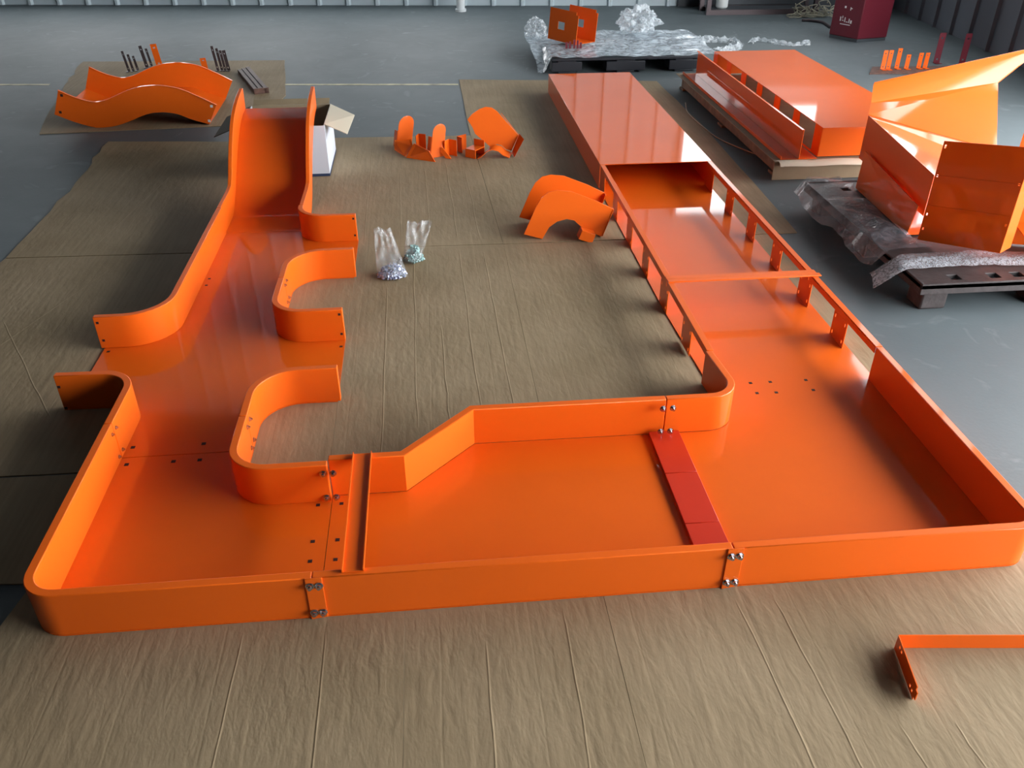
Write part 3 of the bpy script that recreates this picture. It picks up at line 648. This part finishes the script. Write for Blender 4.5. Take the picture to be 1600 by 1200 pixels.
# ------------------------------------------------------------------ black pallet with film at the back
def block_pallet(label, x0, x1, y0, y1, zt, mt, nslat=7, hole_plate=False):
    t = thing('pallet', label, 'pallet', ((x0+x1)/2, (y0+y1)/2, 0))
    bw = .19
    for ix, cx in enumerate((x0+bw*.7, (x0+x1)/2, x1-bw*.7)):
        for cy in (y0+.075, (y0+y1)/2, y1-.075):
            w_ = bw*1.3 if ix == 1 else bw
            MB().box(cx-w_*.7, cx+w_*.7, cy-.075, cy+.075, .018, zt-.03).build('block', mt, parent=t, bevel=.004)
    for cx in (x0+bw*.7, (x0+x1)/2, x1-bw*.7): MB().box(cx-.08, cx+.08, y0, y1, .0005, .018).build('skid', mt, parent=t, bevel=.003)
    st = (y1-y0)/nslat
    for i in range(nslat): MB().box(x0, x1, y0+i*st+.008, y0+(i+1)*st-.008, zt-.022, zt).build('slat', mt, parent=t, bevel=.003)
    for cx in (x0+bw*.7, (x0+x1)/2, x1-bw*.7): MB().box(cx-.08, cx+.08, y0, y1, zt-.03, zt-.022).build('stringer', mt, parent=t)
    return t
block_pallet('black plastic pallet under clear film by the back wall', 1.105, 2.42, 7.70, 8.75, .128, 'black_plastic')
def crumple_sheet(name, label, cat, x0, x1, y0, y1, zf, mt, nx=46, ny=36, amp=.03, fr=5, seed=0., group=None):
    rows = []
    for j in range(ny+1):
        row = []
        for i in range(nx+1):
            u, v = i/nx, j/ny; x = x0+(x1-x0)*u; y = y0+(y1-y0)*v
            n = noise.turbulence(V(x*fr, y*fr, seed), 3, False)
            row.append(V(x + noise.noise(V(x*4, y*4, seed+5))*.03, y + noise.noise(V(x*4, y*4, seed+9))*.03, zf(x, y, u, v) + abs(n)*amp))
        rows.append(row)
    return tag(MB().sheet(rows).build(name, mt, smooth=28), label, cat, group)
def zfilm(x, y, u, v):
    z = .131
    if x < 1.10: z = max(.01 + .12*max(0, (y-7.75))/.5*(1 if y < 8.25 else 1), .131 - (1.10-x)*2.2) if y < 8.9 else .05
    return min(z, .131)
crumple_sheet('plastic_film', 'sheet of clear plastic film spread over the black pallet', 'plastic film', .98, 2.62, 7.705, 8.86, zfilm, 'film', 64, 44, .035, 4, 1.5)
def heap(label, c, rad, seed, amp=.45, mt='film_heap', flat=.7):
    bm = bmesh.new(); bmesh.ops.create_icosphere(bm, subdivisions=5, radius=1)
    m_ = MB(); vs_ = []
    for v in bm.verts:
        p = v.co.copy(); n = noise.turbulence(p*1.6 + V(seed, 0, 0), 4, True); r = 1 + amp*(n-.7)*.8 + .10*noise.noise(p*4)
        q = V(p.x*rad[0], p.y*rad[1], p.z*rad[2])*r; q = q + Vector(c); q.z = max(q.z, c[2]-rad[2]*flat); vs_.append(q)
    m_.add(vs_, [tuple(v.index for v in f.verts) for f in bm.faces]); bm.free()
    return tag(m_.build('film_heap', mt, smooth=25), label, 'plastic film', 'crumpled heaps of clear film')
heap('crumpled heap of clear film on the middle of the black pallet', (2.06, 8.60, .275), (.21, .16, .14), 2.0, .6)
heap('crumpled clear film bunched behind the left corner of the black pallet', (1.07, 8.62, .215), (.11, .2, .11), 6.0, .5)
def trail(label, pts, wd, seed, z=.003, hh=.05, mt='film_heap'):
    rows = []; sp = spline([V(*p, 0) for p in pts], 10)
    for i, p in enumerate(sp):
        d = (sp[min(i+1, len(sp)-1)] - sp[max(i-1, 0)]).normalized(); nrm = V(-d.y, d.x, 0); row = []
        for k in range(9):
            u = k/8*2-1; ww = wd*(.6+.6*abs(noise.noise(V(i*.25, seed, 0))))
            zz_ = z + hh*(1-u*u)*(.35+abs(noise.noise(V(i*.35, u*2, seed)))*1.6)
            row.append(p + nrm*(u*ww + .02*noise.noise(V(i*.5, u*3, seed+4))) + V(0, 0, zz_))
        rows.append(row)
    return tag(MB().sheet(rows).build('plastic_film', mt, smooth=25), label, 'plastic film')
trail('twisted strip of clear film on the floor right of the black pallet', [(2.66, 8.85), (2.85, 8.95), (3.12, 8.85), (3.02, 8.55), (2.8, 8.42)], .09, 1.3, .004, .06)
trail('thin wisp of clear film trailing farthest right over the floor', [(3.27, 8.80), (3.40, 8.95), (3.6, 8.70), (3.85, 8.70)], .045, 4.1, .004, .035)
# folded orange piece with square windows on that pallet
sp = thing('windowed_bracket', 'orange folded piece with two plates with square windows on the film', 'chute part', (1.37, 8.2, .165))
def wplate(o, ex, ey, mt='orange'):
    xs = [0, .11, .19, .24, .32, .345]; ys = [0, .10, .165, .22, .245, .27]
    hs = {(1, 1), (4, 4)}
    return MB().plate(o, ex, ey, xs, ys, hs, Vector(ex).cross(Vector(ey)).normalized()*.004)
q1 = Vector((1.155, 8.36, .175)); ex = V(.64, -.77, -.04).normalized(); ey = V(.10, .12, .98).normalized()
wplate(q1, ex, ey).build('window_plate', 'orange', parent=sp)
wplate(q1 + V(.20, .13, -.002), ex, ey).build('window_plate', 'orange', parent=sp)
MB().prism([q1 + ex*.03, q1 + ex*.34, q1 + ex*.34 + V(.20, .13, -.002), q1 + ex*.03 + V(.20, .13, -.002)], (0, 0, .004)).build('web_plate', 'orange', parent=sp)
for i, (x_, y_, h_) in enumerate(((1.265, 7.93, .055), (1.295, 7.925, .06), (1.335, 7.93, .075), (1.362, 7.92, .07), (1.392, 7.93, .05))):
    t = thing('angle_clip', '%s of five tiny dark red clips in a row on the film' % ORD[i], 'bracket', (x_, y_, .165), 'tiny clips on the film')
    MB().box(x_-.010, x_+.010, y_, y_+.003, .1655, .1655+h_).build('leaf', 'bin_red', parent=t); MB().box(x_-.010, x_+.010, y_+.003, y_+.03, .1655, .1685).build('leaf', 'bin_red', parent=t)

# ------------------------------------------------------------------ wooden pallet with stacked channel section, right
wp = thing('pallet', 'low wooden pallet carrying the upturned channel section', 'pallet', (2.58, 5.95, 0))
for cx in (2.15, 2.58, 2.98): MB().box(cx-.045, cx+.045, 4.90, 7.10, .018, .095).build('stringer', 'wood', parent=wp, bevel=.003)
for i in range(9):
    yy = 4.90 + i*.2625; MB().box(2.09, 3.03, yy, yy+.1, .0955, .113).build('slat', 'wood', parent=wp, bevel=.002)
for i in range(3):
    yy = 4.90 + i*1.05; MB().box(2.09, 3.03, yy, yy+.1, .0005, .0175).build('bottom_board', 'wood', parent=wp, bevel=.002)
pw = thing('cardboard_wrap', 'folded brown cardboard with a cream lip over the front of the wooden pallet', 'cardboard', (2.4, 4.86, .0))
MB().box(2.055, 3.06, 4.835, 4.842, .003, .112).build('front_fold', 'carton_brown', parent=pw)
MB().box(2.055, 3.06, 4.835, 7.12, .1135, .1175).build('top_sheet', 'carton_brown', parent=pw)
lipr = []
for j, (dy, z_) in enumerate(((.010, .1185), (.002, .1195), (-.010, .119), (-.03, .111), (-.045, .096))):
    lipr.append([V(2.05 + .03*i + (.05*j/4 if i == 0 else 0), 4.842+dy, z_ + .002*math.sin(i*.6) - (.0 if i > 2 else .0)) for i in range(34)])
MB().sheet(lipr).build('cream_lip', 'cream_board', parent=pw)
cs = thing('channel_section', 'glossy orange channel section turned upside down on the wooden pallet', 'channel section', (2.6, 5.95, .122))
zb, zt = .1225, .300
def cpart(mb, nm, m='orange_gloss', **k): return mb.build(nm, m, parent=cs, **k)
cpart(MB().box(2.335, 3.0, 4.872, 7.04, zt-.004, zt), 'deck_top', bevel=.001)
cpart(MB().box(2.335, 3.0, 4.876, 4.880, zb+.004, zt-.0045), 'end_panel')
cpart(MB().box(2.335, 3.0, 7.03, 7.034, zb+.004, zt-.0045), 'end_panel')
for xx in (2.3355, 2.9955):
    for i in range(7):
        ya = 4.885 + i*.345; cpart(MB().box(xx, xx+.004, ya, ya+.10, zb+.012, zt-.0045), 'post')
    cpart(MB().box(xx, xx+.004, 4.885, 7.03, zb, zb+.012), 'bottom_rail')
ct = thing('channel_tray', 'dark orange low tray with one upright side wall beside the upturned section', 'channel section', (2.2, 5.95, .118))
MB().box(2.10, 2.325, 4.86, 7.08, .1185, .1215).build('tray_floor', 'orange_gloss', parent=ct)
MB().box(2.205, 2.210, 4.846, 7.065, .1216, .300).build('side_wall', 'orange_gloss', parent=ct, bevel=.001)
MB().box(2.100, 2.104, 4.86, 7.08, .1216, .140).build('edge_flange', 'orange_gloss', parent=ct)
MB().box(2.196, 2.2048, 4.846, 7.065, .2972, .300).build('lip', 'orange', parent=ct)
tag(MB().tube(spline([V(2.01, 6.62, .008), V(1.955, 6.35, .006), V(1.96, 6.0, .006), V(1.985, 5.7, .006), V(2.07, 5.45, .006), V(2.18, 5.22, .006)], 8), .004, 6).build('packing_strap', 'strap'), 'thin pale packing strap looped on the floor beside the wooden pallet', 'strap')

# ------------------------------------------------------------------ pile of folded sections on the plastic pallet, right
p2 = thing('pallet', 'brown plastic pallet with round holes under the tilted orange sections', 'pallet', (2.68, 3.75, 0))
px0, px1, py0, py1, pz = 2.065, 3.30, 3.10, 4.40, .140
xs = [0]; 
for cx in (.18, .36, .47, .58, .69, .86, 1.0): xs += [cx-.024, cx+.024]
xs = sorted(xs + [px1-px0]); ys = [0, .045, .093, .55, .60, 1.15, 1.20, py1-py0]
hs = {(i, j) for i in range(1, len(xs)-1, 2) for j in (1, 3, 5)}
MB().plate((px0, py0, pz-.02), (1, 0, 0), (0, 1, 0), xs, ys, hs, (0, 0, .02)).build('top_deck', 'brown_plastic', parent=p2, bevel=.002)
for a in ((px0, px1, py0, py0+.012), (px0, px1, py1-.012, py1), (px0, px0+.012, py0+.012, py1-.012), (px1-.012, px1, py0+.012, py1-.012)):
    MB().box(*a, pz-.045, pz+.006).build('rim', 'brown_plastic', parent=p2, bevel=.002)
for cx in (px0+.10, (px0+px1)/2, px1-.10):
    for cy in (py0+.10, (py0+py1)/2, py1-.10):
        MB().prism([V(cx+dx*.06, cy+dy*.06, .0005) for dx, dy in ((-1, -1), (1, -1), (1, 1), (-1, 1))], (0, 0, .115)).build('foot', 'brown_plastic', parent=p2, bevel=.01)
PZ = pz + .007
# lower tray
lt = thing('folded_section', 'dark lower orange section resting on the plastic pallet, mostly in shade', 'channel section', (2.6, 3.95, PZ))
MB().prism([V(2.295, 4.27, PZ), V(2.255, 3.62, PZ), V(2.262, 3.60, .300), V(2.318, 4.30, .340)], (.004, 0, 0)).build('side_wall', 'orange_gloss', parent=lt)
MB().prism([V(2.30, 4.28, PZ), V(2.26, 3.62, PZ), V(3.15, 3.62, PZ), V(3.15, 4.28, PZ)], (0, 0, .004)).build('floor_panel', 'orange_gloss', parent=lt)
# upper trough
ut = thing('folded_section', 'large glossy orange section tilted on top of the pile with a broad flared panel', 'channel section', (2.75, 4.2, .34))
a0 = V(2.349, 4.406, .500); a1 = V(2.285, 3.578, .455); b0 = V(2.345, 4.40, .270); b1 = V(2.290, 3.585, .255)
MB().prism([b0, b1, a1, a0], (.004, 0, 0)).build('side_wall', 'orange_gloss', parent=ut, bevel=.001)
f2, f3 = V(2.994, 4.197, .349), V(2.95, 3.62, .340)
MB().prism([a0 + V(.004, -.002, -.008), a1 + V(.004, 0, -.012), f3, f2], (0, 0, .004)).build('floor_panel', 'orange_gloss', parent=ut)
# flared panel: rises away from the camera, folded once
g0 = a0; g1 = V(2.996, 4.20, .352); h0 = V(2.41, 4.52, .53); h1 = V(3.255, 4.73, .57)
i0 = V(2.504, 4.715, .58); i1 = V(3.50, 4.80, .735)
MB().prism([g0, g1, h1, h0], (0, .002, .004)).build('flared_panel', 'orange_gloss', parent=ut)
MB().prism([h0, h1, i1, i0], (0, .002, .004)).build('flared_panel', 'orange_gloss', parent=ut)
MB().prism([i0, i1, i1 + V(.01, .012, .016), i0 + V(.01, .012, .012)], (0, .003, 0)).build('lip', 'orange', parent=ut)
# upright channel in front
uc = thing('upright_channel', 'tall maroon-shaded orange channel standing upright at the front of the pile', 'channel section', (2.45, 3.42, PZ))
c0 = V(2.275, 3.555, PZ+.003); ex = V(2.479-2.275, 3.245-3.555, .058); Lx = ex.length; ex.normalize(); ez = V(.03, .05, 1).normalized(); en = V(ex.y, -ex.x, 0).normalized()
xs = [0, .008, .016, Lx-.016, Lx-.008, Lx]; ys = [0, .05, .062, .12, .132, .20, .3, .312, .40, .43, .447, .462]
MB().plate(c0, ex, ez, xs, ys, {(1, 1), (1, 3), (1, 6), (1, 9), (3, 6), (3, 3)}, en*-.004).build('face_plate', 'orange_gloss', parent=uc)
for zf in (.165, .305): MB().plate(c0 + ez*zf + en*.0006, ex, ez, [0.002, Lx-.002], [0, .004], set(), en*.0015).build('fold_rib', 'orange_gloss', parent=uc)
k1 = c0 + ex*Lx
MB().plate(k1, -en, ez, [.005, .10], [0, .40], set(), ex*-.004).build('side_flange', 'orange_gloss', parent=uc)
wg = thing('folded_section', 'orange upright plate rising behind the tall channel at the right edge', 'channel section', (2.8, 3.6, PZ))
w0 = V(2.60, 3.50, PZ); wx = V(.95, -.30, 0).normalized(); wn = V(wx.y, -wx.x, 0)
MB().plate(w0 + wx*.0, wx, V(.02, .03, 1), [0, .7], [0, .56], set(), wn*-.004).build('face_plate', 'orange_gloss', parent=wg)
MB().plate(w0 + wx*.08 + V(0, 0, .10), wx, -wn*-1, [0, .6], [.001, .18], set(), V(0, 0, .004)).build('shelf_plate', 'orange_gloss', parent=wg)
# bubble wrap over that pallet
def zbub(x, y, u, v):
    z = pz + .012
    if x < px0: z -= (px0-x)*1.3
    return max(z, .012)
crumple_sheet('bubble_wrap', 'crumpled bubble wrap over the left edge of the brown plastic pallet', 'bubble wrap', 2.0, 2.26, 3.42, 4.40, zbub, 'bubble_wrap', 26, 70, .05, 3.2, 3.3)
rows = []
for i in range(61):
    u = i/60; row = []
    cx = 1.97 + u*1.45; cyy = 3.30 - .06*u + .05*math.sin(u*5); 
    dz = .150 if cx > 2.10 else .150 - (2.10-cx)*.6
    for k in range(13):
        a = k/12; yy = cyy - .075 + .15*a + .012*noise.noise(V(u*9, a*2, 1)); xx = cx - (1-a)*.05
        zz_ = dz + .030*math.sin(a*math.pi)*(.7+.5*noise.noise(V(u*8, a*3, 5))) + .006*noise.noise(V(u*30, a*9, 2))
        row.append(V(xx, yy, zz_))
    rows.append(row)
tag(MB().sheet(rows).build('bubble_wrap', 'bubble_band', smooth=30), 'long folded band of bubble wrap along the front of the brown plastic pallet', 'bubble wrap')

# ------------------------------------------------------------------ small upright brackets behind the wave slide
def upright(label, x, y, w_, h_, mt, rz=0., lean=.0, grp='thin brackets behind the wave slide', z=.006):
    t = thing('flat_bracket', label, 'bracket', (x, y, z), grp)
    R = Matrix.Translation((x, y, z)) @ Matrix.Rotation(rz, 4, 'Z') @ Matrix.Rotation(lean, 4, 'Y')
    xs = [0, w_*.35, w_*.65, w_]; zs = [0, h_*.1, h_*.16, h_*.8, h_*.86, h_]
    MB().plate(R @ V(-w_/2, 0, 0), R.to_3x3() @ V(1, 0, 0), R.to_3x3() @ V(0, 0, 1), xs, zs, {(1, 1), (1, 3)}, R.to_3x3() @ V(0, .003, 0)).build('leaf', mt, parent=t)
    MB().box(-w_/2, w_/2, -.05, -.0003, .0004, .0034, Matrix.Translation((x, y, z)) @ Matrix.Rotation(rz, 4, 'Z')).build('foot', mt, parent=t)
for i, (px_, py_, w_, h_, mt_) in enumerate(((-2.62, 8.16, .02, .17, 'dull_steel'), (-2.585, 8.17, .02, .14, 'dull_steel'), (-2.555, 8.20, .02, .12, 'dull_steel'), (-2.50, 8.30, .028, .185, 'dull_steel'), (-2.475, 8.36, .02, .15, 'dull_steel'))):
    upright('%s thin dark bracket of the left group behind the wave slide' % ORD[i], px_, py_, w_, h_, mt_, 0, -.13)
upright('tall bright orange flat bracket standing behind the wave slide', -2.40, 8.34, .055, .19, 'orange', 0, -.10, None)
upright('short bright orange flat bracket peeping over the wave slide right end', -1.93, 8.05, .05, .12, 'orange', 0, -.08, None)
for i, (px_, py_, w_, h_) in enumerate(((-1.84, 8.12, .022, .205), (-1.805, 8.12, .022, .185), (-1.775, 8.11, .022, .17), (-1.745, 8.11, .03, .17))):
    upright('%s thin grey bracket of the right group behind the wave slide' % ORD[i], px_, py_, w_, h_, 'dull_steel', 0, -.10, 'thin brackets in the right group')
# bundle of dark strips
R = Matrix.Translation((-1.47, 7.66, .0055)) @ Matrix.Rotation(math.radians(19), 4, 'Z')
bs = thing('strip_bundle', 'bundle of dark rusty strips lying beside the wave slide', 'metal strips', (-1.47, 7.66, .0055))
for i, dx in enumerate((-.055, -.018, .019)): MB().box(dx, dx+.034, -.40-.02*i, .38+.01*i, 0, .028+.006*i, R).build('strip', 'rust', parent=bs, bevel=.002)
MB().box(-.06, .058, -.44, -.425, 0, .042, R).build('strip_end', 'rust', parent=bs)

# ------------------------------------------------------------------ far right: small brackets on the floor, cabinet, rack
gb = 'small orange brackets on the floor by the right wall'
for i, (x_, y_, h_) in enumerate(((4.06, 7.55, .16), (4.11, 7.55, .16), (4.20, 7.57, .17), (4.28, 7.55, .12), (4.40, 7.56, .13), (4.46, 7.56, .13))):
    upright('%s small orange bracket in the row on the rusty far plate' % ORD[i], x_, y_, .04, h_, 'orange', 0, 0, gb, .013)
tag(MB().prism([V(3.88, 7.42, .0005), V(4.75, 7.36, .0005), V(4.78, 7.62, .0005), V(4.02, 7.66, .0005)], (0, 0, .011)).build('base_plate', 'rust'), 'flat rusty plate on the floor under the far orange brackets', 'plate')
for lab, x_, y_ in (('red upright bracket near the right wall, farther left of two', 4.70, 7.80), ('red upright bracket near the right wall, closer to the wall', 4.92, 7.75)): upright(lab, x_, y_, .06, .26, 'bin_red', 0, 0, None, .0005)
bn = thing('extinguisher_cabinet', 'dark red metal cabinet with white lettering near the right wall', 'cabinet', (4.5, 8.95, 0))
q = [V(4.20, 9.06, 0), V(4.37, 8.76, 0), V(4.72, 8.84, 0), V(4.58, 9.14, 0)]
MB().prism([p + V(0, 0, .03) for p in q], (0, 0, .72)).build('body', 'bin_red', parent=bn, bevel=.008)
MB().prism([p*.97 + V(4.46, 8.95, 0)*.03 + V(0, 0, .0005) for p in q], (0, 0, .029)).build('plinth', 'dark_panel', parent=bn)
MB().prism([p + V(0, 0, .7505) for p in q], (0, 0, .02)).build('lid', 'bin_red', parent=bn, bevel=.006)
fx = (q[1]-q[0]).normalized(); fn = V(fx.y, -fx.x, 0)
def mark(u, z, w_, h_): MB().plate(q[0] + fx*u + V(0, 0, z) + fn*.0012, fx, (0, 0, 1), [0, w_], [0, h_], set(), fn*.0012).build('lettering', 'white_mark', parent=bn)
for (u, z, w_, h_) in ((.10, .175, .012, .04), (.125, .18, .02, .008), (.125, .20, .008, .025), (.155, .17, .01, .045), (.175, .17, .022, .008), (.205, .168, .01, .04), (.225, .165, .018, .03), (.11, .145, .12, .007), (.13, .30, .02, .02), (.20, .285, .008, .03), (.205, .30, .018, .008)): mark(u, z, w_, h_)
rk = thing('steel_rack', 'dark steel rack frame at the back wall', 'rack', (3.85, 10.6, 0))
RM = Matrix.Translation((3.31, 10.46, 0)) @ Matrix.Rotation(-math.radians(2), 4, 'Z')
for (x_, y_) in ((0, 0), (1.28, 0), (0, .32), (1.28, .32)): MB().box(x_, x_+.05, y_, y_+.05, 0.0005, 1.3, RM).build('post', 'dull_steel', parent=rk)
for y_ in (0, .32): MB().box(.05, 1.28, y_, y_+.05, .0005, .055, RM).build('lower_beam', 'dull_steel', parent=rk)
MB().box(.051, 1.279, .051, .319, .045, .052, RM).build('shelf', 'dark_panel', parent=rk)
MB().box(.05, 1.28, 0.0, .37, 1.0, 1.03, RM).build('shelf', 'dark_panel', parent=rk)
MB().box(.05, 1.28, .33, .335, .06, 1.0, RM).build('back_panel', 'dark_panel', parent=rk)
jg = thing('plastic_jug', 'white plastic jug standing on the dark steel rack', 'jug', (3.53, 10.6, .053))
MB().tube([V(3.53, 10.60, .0535), V(3.53, 10.60, .07), V(3.53, 10.60, .17), V(3.53, 10.60, .22), V(3.53, 10.60, .235)], [.055, .07, .07, .045, .035], 16).build('body', 'white_jug', parent=jg)
MB().tube([V(3.53, 10.60, .2355), V(3.53, 10.60, .27)], .03, 12).build('cap', 'white_jug', parent=jg)
rnd = random.Random(5)
m_ = MB()
for k in range(26):
    p = V(4.42 + rnd.uniform(-.12, .25), 10.22 + rnd.uniform(-.05, .05), .012); pts = []
    for j in range(6):
        pts.append(V(p.x, p.y, p.z)); p = p + V(rnd.uniform(-.12, .12), rnd.uniform(-.035, .03), rnd.uniform(-.06, .08)); p.z = max(.012, min(.2, p.z))
    m_.tube(spline(pts, 4), .006, 5)
tag(m_.build('strap_tangle', 'strap'), 'tangle of pale cut packing straps beside the dark rack', 'straps', None, 'stuff')
tag(MB().tube(spline([V(4.27, 9.96, .015), V(4.37, 9.92, .015), V(4.45, 9.8, .015), V(4.42, 9.52, .015)], 6), .014, 8).build('bent_bar', 'dull_steel'), 'bent dark bar on the floor in front of the strap tangle', 'bar')
